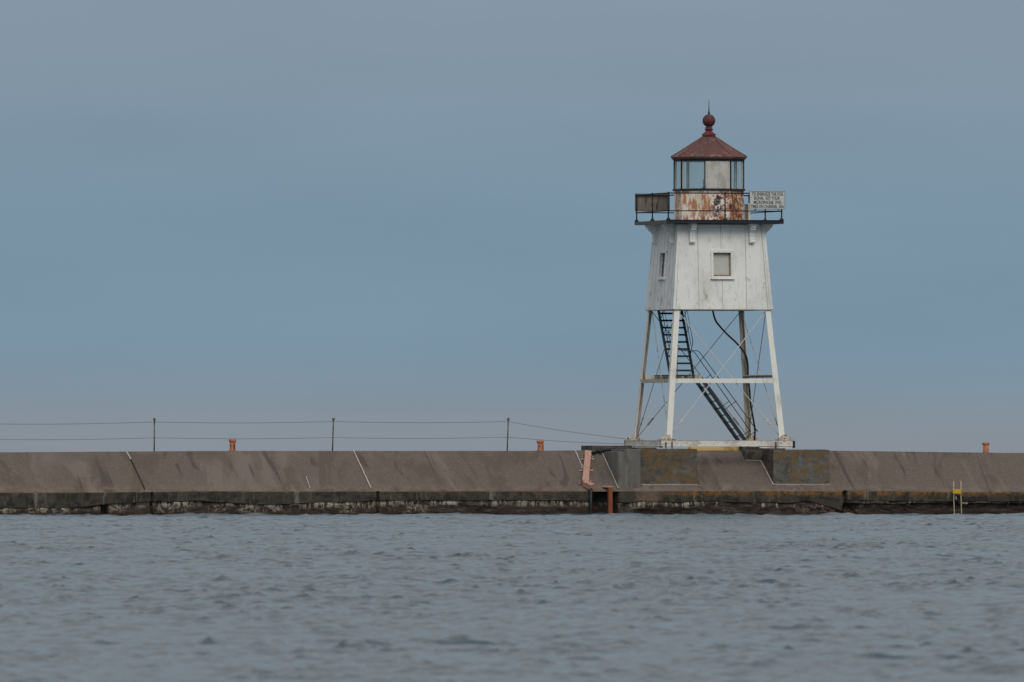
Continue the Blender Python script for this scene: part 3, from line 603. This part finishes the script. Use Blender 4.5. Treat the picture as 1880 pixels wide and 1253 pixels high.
for k in (0, 3):
    fr = MB(); nrm = Vector((*rot4(k,0,1),0))
    t_ = .075
    for (a0,z0_,a1,z1_) in ((-WW-t_,WZ0-t_/2,WW+t_,WZ0-t_/2), (-WW-t_,WZ1+t_/2,WW+t_,WZ1+t_/2)):
        fr.bar(Vector(cp(k,a0,z0_,-.02)), Vector(cp(k,a1,z1_,-.02)), t_, .05, up=nrm)
    for a in (-WW-t_/2, WW+t_/2): fr.bar(Vector(cp(k,a,WZ0,-.018)), Vector(cp(k,a,WZ1,-.018)), t_, .05, up=nrm)
    fr.bar(Vector(cp(k,-WW-t_-.02,WZ0-t_-.01,-.035)), Vector(cp(k,WW+t_+.03,WZ0-t_-.01,-.035)), .025, .09, up=nrm)
    f = fr.build('window', 'white_wall', lh)
    pn = MB()
    if k == 0:
        pn.add([cp(k,-WW,WZ0,.11), cp(k,WW,WZ0,.11), cp(k,WW,WZ1,.11), cp(k,-WW,WZ1,.11)], [(0,1,2,3)])
        pn.mi = 1
        for (a0,z0_,a1,z1_) in ((-WW,WZ0+.025,WW,WZ0+.025), (-WW,WZ1-.012,WW,WZ1-.012), (-WW+.012,WZ0,-WW+.012,WZ1), (WW-.018,WZ0,WW-.018,WZ1)):
            pn.bar(cp(k,a0,z0_,.095), cp(k,a1,z1_,.095), .035 if z0_ == z1_ and z0_ < 8 else .024, .03, up=nrm)
        pn.build('board', ['blind', 'blind_edge'], f)
    else:
        pn.add([cp(k,-WW,WZ0,.06), cp(k,WW,WZ0,.06), cp(k,WW,WZ1,.06), cp(k,-WW,WZ1,.06)], [(0,1,2,3)]); pn.build('pane', 'dark_glass', f)
        sb = MB()
        for z in (WZ0+.33, WZ0+.55, WZ1-.08): sb.bar(cp(k,-WW,z,.05), cp(k,WW,z,.05), .02, .02, up=nrm)
        sb.build('glazing_bar', 'grey_board', f)
        rb = MB(); rb.bar(cp(k,-WW,WZ0+.12,.12), cp(k,WW,WZ0+.12,.12), .24, .02, up=nrm); rb.build('rusty_panel', 'rust_board', f)

# gallery deck
DH, DZ0, DZ1 = 1.912, ZZ(412.6), ZZ(406.5)
mb = MB(); mb.mi = 0; mb.box((-DH+.03,-DH+.03,DZ0+.01), (DH-.03,DH-.03,DZ1-.006))
mb.mi = 1
mb.box((-DH,-DH,DZ0-.004), (DH,-DH+.03,DZ1)); mb.box((DH-.03,-DH+.03,DZ0), (DH,DH-.03,DZ1))
mb.mi = 2; mb.box((-DH,-DH+.03,DZ0), (-DH+.03,DH-.03,DZ1)); mb.box((-DH,DH-.03,DZ0), (DH,DH,DZ1))
mb.mi = 1; mb.box((-DH+.02,-DH-.015,DZ1-.005), (DH,-DH+.02,DZ1+.012))
mb.build('gallery_deck', ['white_wall', 'black', 'grey_board'], lh)
prof = [(-.02,0),(.40,0),(.40,-.07),(.36,-.085),(.355,-.13),(.30,-.15),(.295,-.20),(.22,-.235),(.17,-.31),(.145,-.42),(.15,-.52),(.17,-.56),(.165,-.60),(.12,-.63),(-.02,-.63)]
for k in range(4):
    for s in (-1, 1):
        mb = MB(); a0 = s*.98; zt = DZ0+.008
        mb.prism(prof, lambda d_, z: (*rot4(k, a0-.085, 1.41+d_-z*-.0), zt+z), lambda d_, z: (*rot4(k, a0+.085, 1.41+d_), zt+z))
        mb.mi = 0
        mb.build('bracket', 'white_wall', lh, bevel=.006)
# railing
RH = 1.856; RT, RM = ZZ(357.2), ZZ(389.6)
rail = MB()
for k in range(4):
    for z, r_ in ((RT, .019), (RM, .017)): rail.tube([(*rot4(k,-RH,RH),z), (*rot4(k,0,RH),z+.004), (*rot4(k,RH,RH),z)], r_, 8)
rl = rail.build('railing', 'black', lh)
for k in range(4):
    for a in (-RH, 0):
        x, y = rot4(k, a, RH); mb = MB()
        mb.tube([(x,y,DZ1), (x,y,RT+.02)], .022, 8)
        mb.lathe((x,y), [(.075,DZ1),(.07,DZ1+.03),(.03,DZ1+.075),(.024,DZ1+.11)], 10)
        for z in (RM, RT): mb.lathe((x,y), [(.02,z-.04),(.032,z-.02),(.032,z+.02),(.02,z+.04)], 8)
        mb.build('railing_post', 'black', rl)
# lantern: octagon with a flat side facing the same way as the cabin front
PH = R(22.5)
def octo(mb, prof_): return mb.lathe((0,0), prof_, 8, PH, smooth=False)
LR = 1.125
mb = MB(); octo(mb, [(LR-.015, DZ1), (LR-.015, ZZ(351.5))]); par = mb.build('lantern_base', 'parapet', lh)
mb = MB()     # hatch frame, conduit and seams on the left facets, round vent with slot
va = [(LR*math.cos(PH+k*math.pi/4), LR*math.sin(PH+k*math.pi/4)) for k in range(8)]
def oct_at(px, r=LR):            # point on the near octagon outline under a photo column
    best = None
    for k in range(8):
        a, b = va[k], va[(k+1)%8]
        for i in range(41):
            x, y = a[0]+(b[0]-a[0])*i/40, a[1]+(b[1]-a[1])*i/40
            if (y*CT+x*ST) > .3: continue
            pxx = 940+F*(X0+x*CT-y*ST)/(Y0+x*ST+y*CT)
            if best is None or abs(pxx-px) < best[0]: best = (abs(pxx-px), x*r/LR, y*r/LR)
    return best[1], best[2]
for px in (1245, 1251.3):
    x, y = oct_at(px, LR+.01); mb.tube([(x,y,ZZ(397 if px < 1250 else 405)), (x,y,ZZ(352))], .013, 6)
for py in (397, 385):
    x, y = oct_at(1245, LR+.01); mb.box((x-.04, y-.02, ZZ(py)), (x+.04, y+.02, ZZ(py)+.04))
mb.build('conduit', 'dirty_steel', par)
for k in (5, 6):
    x, y = va[k]; mb = MB(); mb.tube([(x*.993,y*.993,DZ1), (x*.993,y*.993,ZZ(352))], .016, 6); mb.build('corner_bead', 'parapet', par)
xv, yv = oct_at(1317, LR-.0); mb = MB(); zc = ZZ(372)
vs = []; n = 20; 
for dd_, rr_ in ((0,.11), (.035,.095), (.04,.04)):
    for i in range(n): vs.append((xv+rr_*math.cos(6.283*i/n), yv-dd_, zc+rr_*.72*math.sin(6.283*i/n)))
mb.add(vs, [(j*n+i, j*n+(i+1)%n, (j+1)*n+(i+1)%n, (j+1)*n+i) for j in range(2) for i in range(n)]+[tuple(range(2*n,3*n))], True)
mb.mi = 1; mb.box((xv-.055, yv-.05, zc), (xv+.055, yv-.03, zc+.028)); mb.build('vent', ['grey_conc', 'black'], par)
mb = MB()     # hatch door standing open on the right
mb.mi = 0; a = PT(1368.2, 375, 0.25); b = PT(1370.8, 404, .25); mb.box((a[0], -.1, ZZ(403)), (b[0], .25, ZZ(374.5)))
mb.mi = 1; a = PT(1371, 375, .2); b = PT(1374.6, 404, .2); mb.box((a[0], .05, DZ1+.02), (b[0], .5, ZZ(373.5))); mb.build('hatch_door', ['dirty_steel', 'white_steel'], par, bevel=.006)
mb = MB(); octo(mb, [(LR-.02, ZZ(351.4)), (LR+.035, ZZ(351.2)), (LR+.035, ZZ(347.6)), (LR-.05, ZZ(347.4))]); mb.build('window_sill', 'black', lh)
ZG0, ZG1 = ZZ(347.4), ZZ(296.5)
mb = MB(); octo(mb, [(LR-.06, ZG0-.03), (LR-.06, ZG0+.005)]); mf = mb.build('lantern_room', 'inner_mullion', lh)
for k in range(8):
    mb = MB(); x, y = va[k]; mb.mi = 0; mb.bar((x*.985,y*.985,ZG0), (x*.985,y*.985,ZG1), .035, .035, up=(y,-x,0))
    mb.mi = 1; mb.bar((x*.94,y*.94,ZG0), (x*.94,y*.94,ZG1), .06, .05, up=(y,-x,0)); mb.build('mullion', ['black', 'inner_mullion'], mf)
for k in range(8):
    a, b = Vector((*va[k],0))*.975, Vector((*va[(k+1)%8],0))*.975
    mid = (a+b)/2
    mb = MB()
    if mid.y < -.9 and abs(mid.x) < .1:
        n = (mid.normalized())*-.03
        mb.add([(a.x,a.y,ZG0),(b.x,b.y,ZG0),(b.x,b.y,ZG1),(a.x,a.y,ZG1)]+[(v.x+n.x,v.y+n.y,z) for v, z in ((a,ZG0),(b,ZG0),(b,ZG1),(a,ZG1))], [(0,1,2,3),(7,6,5,4),(0,4,5,1),(2,6,7,3),(1,5,6,2),(0,3,7,4)])
        tag(mb.build('pane', 'lantern_panel', mf), 'weathered white metal sheet filling one pane')
    else:
        mb.add([(a.x,a.y,ZG0),(b.x,b.y,ZG0),(b.x,b.y,ZG1),(a.x,a.y,ZG1)], [(0,1,2,3)]); mb.build('pane', 'glass', mf)
mb = MB(); x = LX(1291.3, .0); mb.tube([(x,0,ZG0), (x,0,ZZ(329.5))], .014, 6); mb.lathe((x,0), [(.05,ZG0),(.05,ZG0+.03),(.02,ZG0+.06)], 8); mb.build('lamp_rod', 'black', mf)
# roof, ball and spike
mb = MB(); octo(mb, [(LR+.0, ZZ(296.8)), (LR+.02, ZZ(293.2)), (LR+.06, ZZ(292.6))]); mb.build('head_band', 'black', lh)
EZ = ZZ(289.3)
mb = MB(); octo(mb, [(LR+.05, ZZ(293)), (LR+.06, ZZ(292.2)), (1.20, ZZ(290.2)), (1.225, EZ), (1.215, EZ+.012), (.875, ZZ(276.7)), (.53, ZZ(263.9)), (.19, ZZ(251.2)), (.16, ZZ(250.5))])
roof = mb.build('roof', 'roof', lh)
mb = MB()
for k in range(8):
    c_, s_ = math.cos(PH+k*math.pi/4), math.sin(PH+k*math.pi/4)
    pts = [(1.215, EZ+.012), (.875, ZZ(276.7)), (.53, ZZ(263.9)), (.19, ZZ(251.2))]
    mb.tube([(r_*c_, r_*s_, z+.006) for r_, z in pts], .018, 6)
mb.build('hip_roll', 'hip', roof)
mb = MB(); mb.lathe((0,0), [(.19,ZZ(251.5)),(.205,ZZ(249.5)),(.20,ZZ(247)),(.18,ZZ(246.6)),(.17,ZZ(244.5)),(.12,ZZ(242.5)),(.105,ZZ(239))], 20)
for i in range(16): mb.lathe((.195*math.cos(i*.3927), .195*math.sin(i*.3927)), [(.025,ZZ(249)),(.028,ZZ(247)),(.012,ZZ(245.8))], 6)
mb.build('collar', 'collar', roof)
cz = ZZ(222); rb = .205
pr = [(.105,ZZ(239.2)),(.14,ZZ(238.6)),(.145,ZZ(237.4)),(.11,ZZ(237)),(.115,ZZ(234))]
for i in range(2, 17): a = -math.pi/2+math.pi*i/17; pr.append((rb*math.cos(a), cz+rb*math.sin(a)))
mb = MB(); mb.lathe((0,0), pr, 24); fin = mb.build('ball', 'ball', roof)
mb = MB(); mb.lathe((0,0), [(.035,cz+rb-.01),(.03,cz+rb+.06),(.018,cz+rb+.10),(.013,cz+rb+.2),(.005,ZZ(184))], 8); mb.build('spike', 'black', roof)

# landing and stairs
zl = ZZ(688.6)
mb = MB(); mb.mi = 0; mb.box((-1.35, -.45, zl-.03), (LX(1283,-.3), 1.55, zl)); 
mb.mi = 1; mb.bar((-H(zl)+.12, 1.62, zl-.075), (LX(1279,1.62), 1.62, zl-.075), .05, .145)
mb.mi = 2; mb.box((LX(1272.5,-.3), -.5, ZZ(697)), (LX(1285.5,-.3), -.25, zl+.004)); mb.build('landing', ['stair','white_steel','dirty_steel'], lh)
mb = MB(); mb.bar((LX(1279,1.0)-.4,1.0,zl-.08), (LX(1285,1.0),1.0,zl-.08), .10, .09); mb.mi = 0; mb.build('landing_support', 'dirty_steel', lh)
# upper flight climbs away from the eye
yb, yt, zt = .0, 1.40, ZC0
def upx(px): return LX(px, 0)
xr, xl = upx(1273), upx(1230.5)
us = MB()
for x in (xl, xr): us.bar((x, yb, zl-.0), (x, yt, zt+.05), .03, .17)
ust = us.build('stair_flight', 'stair', lh)
n = 9
for i in range(n):
    f_ = (i+.75)/n; mb = MB(); y = yb+(yt-yb)*f_; z = zl+(zt-zl)*f_-.02
    mb.box((xl+.016, y-.11, z-.018), (xr-.016, y+.11, z+.014)); mb.box((xl+.016, y-.112, z-.045), (xr-.016, y-.10, z+.016)); mb.build('tread', 'stair', ust)
mb = MB()
def U(f_, off): return (yb+(yt-yb)*f_-off*.82, zl+(zt-zl)*f_+off*.57)
for x in (xl+.02, xr-.0):
    a = U(.28,.0); pts = [(x, *U(.28,.0)), (x, *U(.36,.55)), (x, *U(1.02,.55))]
    mb.tube(pts, .013, 6); mb.tube([(x,*U(.36,.30)), (x,*U(1.02,.30))], .011, 6)
    for f_ in (.62, .86): mb.tube([(x,*U(f_,0)), (x,*U(f_,.55))], .011, 6)
mb.build('handrail', 'stair', ust)
# lower flight runs down to the right
yn, yf = -.47, .33
A = Vector((LX(1286,yn), 0, zl)); B = Vector((LX(1371.5,yn), 0, ZZ(811)))
dn = (B-A); B = A+dn*1.045; nrm = Vector((dn.z, 0, -dn.x)).normalized(); nrm = -nrm if nrm.z < 0 else nrm
ls = MB()
for y in (yn, yf): ls.bar(A+Vector((-.02,y,-.05))-nrm*0, B+Vector((0,y,-.05)), .03, .115)
lst = ls.build('stair_flight', 'stair', lh)
n = 10
for i in range(n):
    c = A.lerp(B, (i+.6)/n)-nrm*.06; mb = MB(); mb.box((c.x-.055, yn+.016, c.z-.018), (c.x+.055, yf-.016, c.z+.012)); mb.build('tread', 'stair', lst)
mb = MB()
for y in (yn, yf):
    off = nrm*.47
    p0 = A+off*1.0+Vector((0,y,0)); p1 = A.lerp(B, .94)+off+Vector((0,y,0))
    tp = Vector((LX(1282 if y == yn else 1272.5, yn if y == yn else yf), y, ZZ(644.5)))
    mb.tube([(tp.x-.55,y,tp.z) if y == yn else tp-Vector((.3,0,0)), tp-Vector((.04,0,0)), tp+Vector((.05,0,-.05)), p1], .013, 6)
    for f_ in (.12, .50, .92):
        q = A.lerp(B, f_)+Vector((0,y,0)); t2 = (tp+Vector((.05,0,-.05))).lerp(p1, (f_+.2)/1.14)
        mb.tube([q, q+off*1.02], .011, 6)
mb.build('handrail', 'stair', lst)
mb = MB(); x = LX(1243.3, -.38); mb.tube([(x,-.38,zl), (x,-.38,ZZ(645.5)), (x+.06,-.38,ZZ(644.5)), (LX(1276,-.38),-.38,ZZ(644.5))], .014, 6); mb.build('landing_rail', 'dark_rod', lh)
mb = MB(); mb.box((LX(1361,-.4),-.5,ZTOP-.005), (LX(1394,-.4),.35,ZZ(820.5))); mb.build('stair_footing', 'dark_conc', bw)

# black power cable hanging out of the cabin floor, down the back leg
cab = []
def smooth_pts(pts, n=8):
    P = [Vector(p) for p in pts]; P = [P[0]*2-P[1]]+P+[P[-1]*2-P[-2]]; o = []
    for i in range(1, len(P)-2):
        for j in range(n):
            t = j/n; a, b, c, d_ = P[i-1:i+3]
            o.append(.5*((2*b)+(c-a)*t+(2*a-5*b+4*c-d_)*t*t+(3*b-a-3*c+d_)*t**3))
    return o+[P[-2]]
mb = MB(); ptc = [PT(px, py, y) for px, py, y in ((1308,568,1.0),(1313,587,1.1),(1322,600,1.2),(1336,615,1.3),(1350,628,1.35),(1363,643,1.4),(1370,655,1.45),(1373,672,1.5),(1373.5,692,1.5),(1376,715,1.5),(1378,740,1.6),(1383,770,1.65),(1386,790,1.7),(1385.5,808,1.7))]
mb.tube(smooth_pts(ptc), .030, 8)
o = mb.build('power_cable', 'cable', origin=(LX(1385,1.7),1.7,ZB)); tag(o, 'thick black cable hanging from the cabin floor and running down the rear leg', 'cable')

# ------------------------------------------------------------------ signs on the railing
def text_obj(body, size, x, y, z, sx, parent, name='lettering'):
    cu = bpy.data.curves.new(name, 'FONT'); cu.body = body; cu.size = size; cu.extrude = .002; cu.align_x = 'CENTER'; cu.offset = .0022
    tmp = bpy.data.objects.new('t', cu); COL.objects.link(tmp); bpy.context.view_layer.update()
    me = bpy.data.meshes.new_from_object(tmp.evaluated_get(bpy.context.evaluated_depsgraph_get())); bpy.data.objects.remove(tmp)
    w_ = max(v.co.x for v in me.vertices)-min(v.co.x for v in me.vertices); k = sx/w_
    mid = (max(v.co.x for v in me.vertices)+min(v.co.x for v in me.vertices))/2
    o = ORG[parent.name]
    for v in me.vertices:
        a, b, c = v.co; v.co = (x+(a-mid)*k-o[0], y-c-o[1], z+b-o[2])
    me.materials.clear(); me.materials.append(M['ink'])
    ob = bpy.data.objects.new(name, me); COL.objects.link(ob); ob.parent = parent; return ob
ys = -RH-.05
x0, x1 = LX(1376, ys), LX(1441, ys); z0, z1 = ZZ(386.2), ZZ(353.2)
sg = thing('sign', ((x0+x1)/2, ys, z0), 'white fog signal instruction sign with four lines of black lettering on the gallery railing', 'sign')
mb = MB(); mb.box((x0, ys-.012, z0), (x1, ys+.012, z1)); mb.build('sign_panel', 'sign_white', sg, bevel=.004)
mb = MB()
for a, b, c, d_ in ((x0,z0,x1,z0+.012), (x0,z1-.012,x1,z1), (x0,z0+.012,x0+.012,z1-.012), (x1-.012,z0+.012,x1,z1-.012)): mb.box((a, ys-.018, b), (c, ys-.0125, d_))
mb.build('sign_edge', 'grey_board', sg)
pw = 1/58/CT
for body, pa, pb, py in (('TO ENERGIZE THE FOG',1380.5,1437.5,361.2), ('SIGNAL  KEY YOUR',1384,1431.5,368.6), ('MICROPHONE  FIVE- -',1383.5,1438.5,376.4), ('TIMES ON CHANNEL  83A',1378,1439,384.0)):
    xa, xb = LX(pa, ys), LX(pb, ys); text_obj(body, .147, (xa+xb)/2, ys-.014, ZZ(py), xb-xa, sg)
for x in (x0+.2, x1-.2):
    for z in (RT, RM+.06): MB().box((x-.02, ys+.0125, z-.03), (x+.02, ys+.06, z+.03)).build('clamp', 'black', sg)
yb2 = RH+.05
x0, x1 = LX(1166.5, yb2), LX(1229.5, yb2); z0, z1 = ZZ(391.3)+.0, ZZ(359.2)
z0 = CAMZ+(HOR-388.2)/F*(Y0+x0*ST+yb2*CT); z1 = CAMZ+(HOR-355.8)/F*(Y0+x0*ST+yb2*CT)
sg2 = thing('sign', ((x0+x1)/2, yb2, z0), 'weathered grey wooden back of a sign on the left end of the gallery railing', 'sign')
mb = MB(); mb.box((x0, yb2+.02, z0), (x1, yb2+.05, z1)); mb.build('sign_panel', 'old_ply', sg2)
mb = MB()
for a, b, c, d_ in ((x0,z1-.075,x1,z1), (x0,z0,x1,z0+.03), (x0,z0+.03,x0+.06,z1-.075), (x1-.04,z0+.03,x1,z1-.075)): mb.box((a, yb2-.02, b), (c, yb2+.018, d_))
mb.build('batten', 'ply_frame', sg2)

# ------------------------------------------------------------------ bollards
def bollard_at(px, py_top, lab, first=None):
    ly = -.3; x = LX(px, ly)
    zb = ZTOP+float(np.interp(x, xs_f, dz))-.012; h = ZZ(py_top, x, ly)-zb
    if first is None:
        t = thing('bollard', (x, ly, zb), lab, 'bollard', 'orange bollards along the breakwater top')
        mb = MB(); r_ = .092
        mb.lathe((x,ly), [(.11,zb),(.11,zb+.02),(r_+.006,zb+.03),(r_,zb+.05),(r_,zb+h-.085)], 18)
        mb.mi = 1; mb.box((x+.012,ly-r_-.006,zb+.03), (x+.045,ly-r_+.02,zb+h*.62)); mb.build('post', ['orange','crackdark'], t)
        mb = MB(); mb.lathe((x,ly), [(r_+.005,zb+h-.10),(r_+.022,zb+h-.085),(r_+.027,zb+h-.02),(r_+.018,zb+h),(.02,zb+h+.004)], 18); mb.build('cap', 'orange_cap', t)
        return t, h
    t = copy_tree(first[0]); t.location = world(x, ly, zb); t['label'] = lab; t.scale = (1,1,h/first[1])
    return t
b0 = bollard_at(427, 806.5, 'orange bollard with a dark crack, between the left and middle wire fence posts')
b1 = bollard_at(992, 809, 'short orange bollard under the sloping fence wires, nearest the pink duct', b0); b1.rotation_euler.z += .5
b2 = bollard_at(1810, 812.5, 'lone orange bollard right of the lighthouse, near the ladder', b0); b2.rotation_euler.z += 2.6

# ------------------------------------------------------------------ wire fence
LYF = .4
fx = LX(932, LYF)
fence = thing('wire_fence', (fx, LYF, ZTOP), 'thin two wire fence on slim grey posts along the breakwater top', 'fence')
tops = [(-45, -45.5, 769, 778.5, 806.8), (283, 283.6, 769.5, 775.2, 804.2), (610.3, 612.2, 769, 774.5, 803.8), (931, 933.3, 769, 774.5, 803)]
wires = [[], []]
for pb, pt_, ytop, w1, w2 in tops:
    mb = MB(); a = PT(pb, 832, LYF); b = PT(pt_, ytop, LYF); mb.tube([a, b], .022, 8)
    c = Vector(b); mb.lathe((c.x, c.y), [(.03,c.z-.06),(.042,c.z-.04),(.045,c.z),(.02,c.z+.03)], 8)
    mb.build('post', 'galv', fence)
    for i, wy in enumerate((w1, w2)):
        f_ = (832-wy)/(832-ytop); wires[i].append(PT(pb+(pt_-pb)*f_, wy, LYF-.028))
wires[0] = [PT(-700, 779, LYF-.03)]+wires[0]+[PT(1148, 806, 1.2)]
wires[1] = [PT(-700, 808, LYF-.03)]+wires[1]+[PT(1148, 815.5, 1.2)]
for ws in wires:
    mb = MB(); pts = []
    for a, b in zip(ws, ws[1:]):
        for j in range(10):
            t = j/10; v = Vector(a).lerp(Vector(b), t); v.z -= .035*math.sin(math.pi*t); pts.append(v)
    pts.append(Vector(ws[-1])); mb.tube(pts, .0062, 5); mb.build('wire', 'wire', fence)

# ------------------------------------------------------------------ pink duct up the slope, hose, pipe
def sl(px, py, lift=.0):             # point on the slope under a photo pixel
    for _ in range(1):
        lo, hi = -.1, 1.0
        for i in range(40):
            m_ = (lo+hi)/2; x = LX(px, FE+(CR-FE)*m_); p = slope_pt(x, m_)
            if ZZ(py, x, p[1]) > p[2]: lo = m_
            else: hi = m_
    n_ = Vector((0,-.527,.85)); return Vector(slope_pt(x, m_))+n_*lift
pa, pb = sl(1078.5, 838, .10), sl(1073.5, 892, .10)
du = thing('cable_duct', tuple(sl(1074,892)), 'pink square cable duct strapped up the sloped face left of the lighthouse', 'duct')
mb = MB(); mb.bar(pb+(pb-pa).normalized()*.02, pa+(pa-pb).normalized()*.04, .20, .20, up=(.0,-.527,.85)); dbo = mb.build('duct_body', 'pink', du, bevel=.012)
d2 = (pb-pa).normalized(); e0 = pb+d2*.02; e1 = Vector((e0.x+.16, FE-.14, e0.z-.12))
mb = MB(); mb.bar(e0-Vector((0.02,0,0)), e1, .17, .19, up=(0,-.527,.85)); mb.build('duct_elbow', 'pink', du, bevel=.012)
for f_ in (.12, .50, .95):
    c = pa.lerp(pb, f_); mb = MB(); mb.bar(c-d2*.015, c+d2*.015, .225, .225, up=(0,-.527,.85))
    sd = Vector((1,0,0))
    for s in (-1, 1):
        q = c+sd*s*.17-Vector((0,-.527,.85))*.07; mb.box(tuple(q-Vector((.05,.02,.02))), tuple(q+Vector((.05,.02,.02)))); mb.tube([q, q+Vector((0,-.05,.09))], .014, 6)
    mb.build('strap', 'rusty_foot', du)
mb = MB(); hp = [tuple(pa+(pa-pb).normalized()*.02+Vector((.1,0,.02))), PT(1090,831.5,-1.2), PT(1097,828.8,-1.1), PT(1108,827.0,-1.1), PT(1125,825.9,-1.1), PT(1149,825.5,-1.1)]
mb.tube(smooth_pts(hp), .050, 8); mb.box((LX(1098,-1.0),-1.15,ZZ(834)), (LX(1103,-1.0),-.98,ZZ(828)))
o = mb.build('hose', 'cable', origin=tuple(hp[0])); tag(o, 'black hose arching from the pink duct top to the concrete plinth', 'hose')
mb = MB(); px_ = LX(1085, FE-.12); mb.tube([(px_,FE-.13,ZZ(896,0,FE)), (px_,FE-.10,.3), (px_,FE-.10,-.5)], .045, 10); o = mb.build('drain_pipe', 'dark_pipe', origin=(px_,FE-.1,0)); tag(o, 'dark upright pipe running from the pink duct end into the water', 'pipe')
xa, xb = LX(1116, FE-.1), LX(1123.5, FE-.1)
op = thing('fender_post', ((xa+xb)/2, FE-.1, 0), 'rusty orange steel post with pink top standing in the dark wall recess', 'post')
mb = MB(); mb.bar(((xa+xb)/2,FE-.10,-.5), ((xa+xb)/2,FE-.10,ZZ(895,0,FE)), xb-xa, .16, up=(0,1,0)); mb.build('post', 'red_orange', op, bevel=.008)
mb = MB(); mb.bar((LX(1109.5,FE+.1),FE+.16,ZZ(893.5,0,FE)), (xb-.01,FE-.05,ZZ(894,0,FE)), .24, .05); mb.build('top_plate', 'pink', op, bevel=.008)
# ------------------------------------------------------------------ ladder
ly_ = FE-.14
ld = thing('ladder', (LX(1757.5,ly_), ly_, 0), 'pale boarding ladder with a yellow step over the right end of the wall', 'ladder')
for dx in (0, 13.3):
    mb = MB(); pts = [PT(1751+dx, 884, ly_+.02), PT(1750.7+dx, 905, ly_), PT(1751.5+dx, 928, ly_), PT(1752.5+dx if dx == 0 else 1750.6+dx+1.5, 950, ly_), PT(1752.3+dx, 958, ly_)]
    mb.tube(pts, .017, 8); mb.build('rail', 'cream', ld)
mb = MB(); a = PT(1749, 898.6, ly_-.03); b = PT(1764.5, 906.8, ly_-.03); mb.box((a[0],ly_-.07,b[2]), (b[0],ly_-.025,a[2])); mb.build('step', 'bright_yellow', ld, bevel=.008)
for py in (908.5, 918, 928, 938):
    mb = MB(); a = PT(1751.5, py, ly_); b = PT(1764.5, py, ly_); mb.tube([a, b], .013, 6)
    if py in (908.5,): mb.build('rung', 'cream', ld)
    elif py == 918:
        mb = MB(); mb.tube([PT(1755,912,ly_+.05), PT(1755.5,918,ly_+.05)], .02, 6); mb.build('bracket', 'cream', ld)

# a little grease on the lens settings: Cycles
sc.render.engine = 'CYCLES'
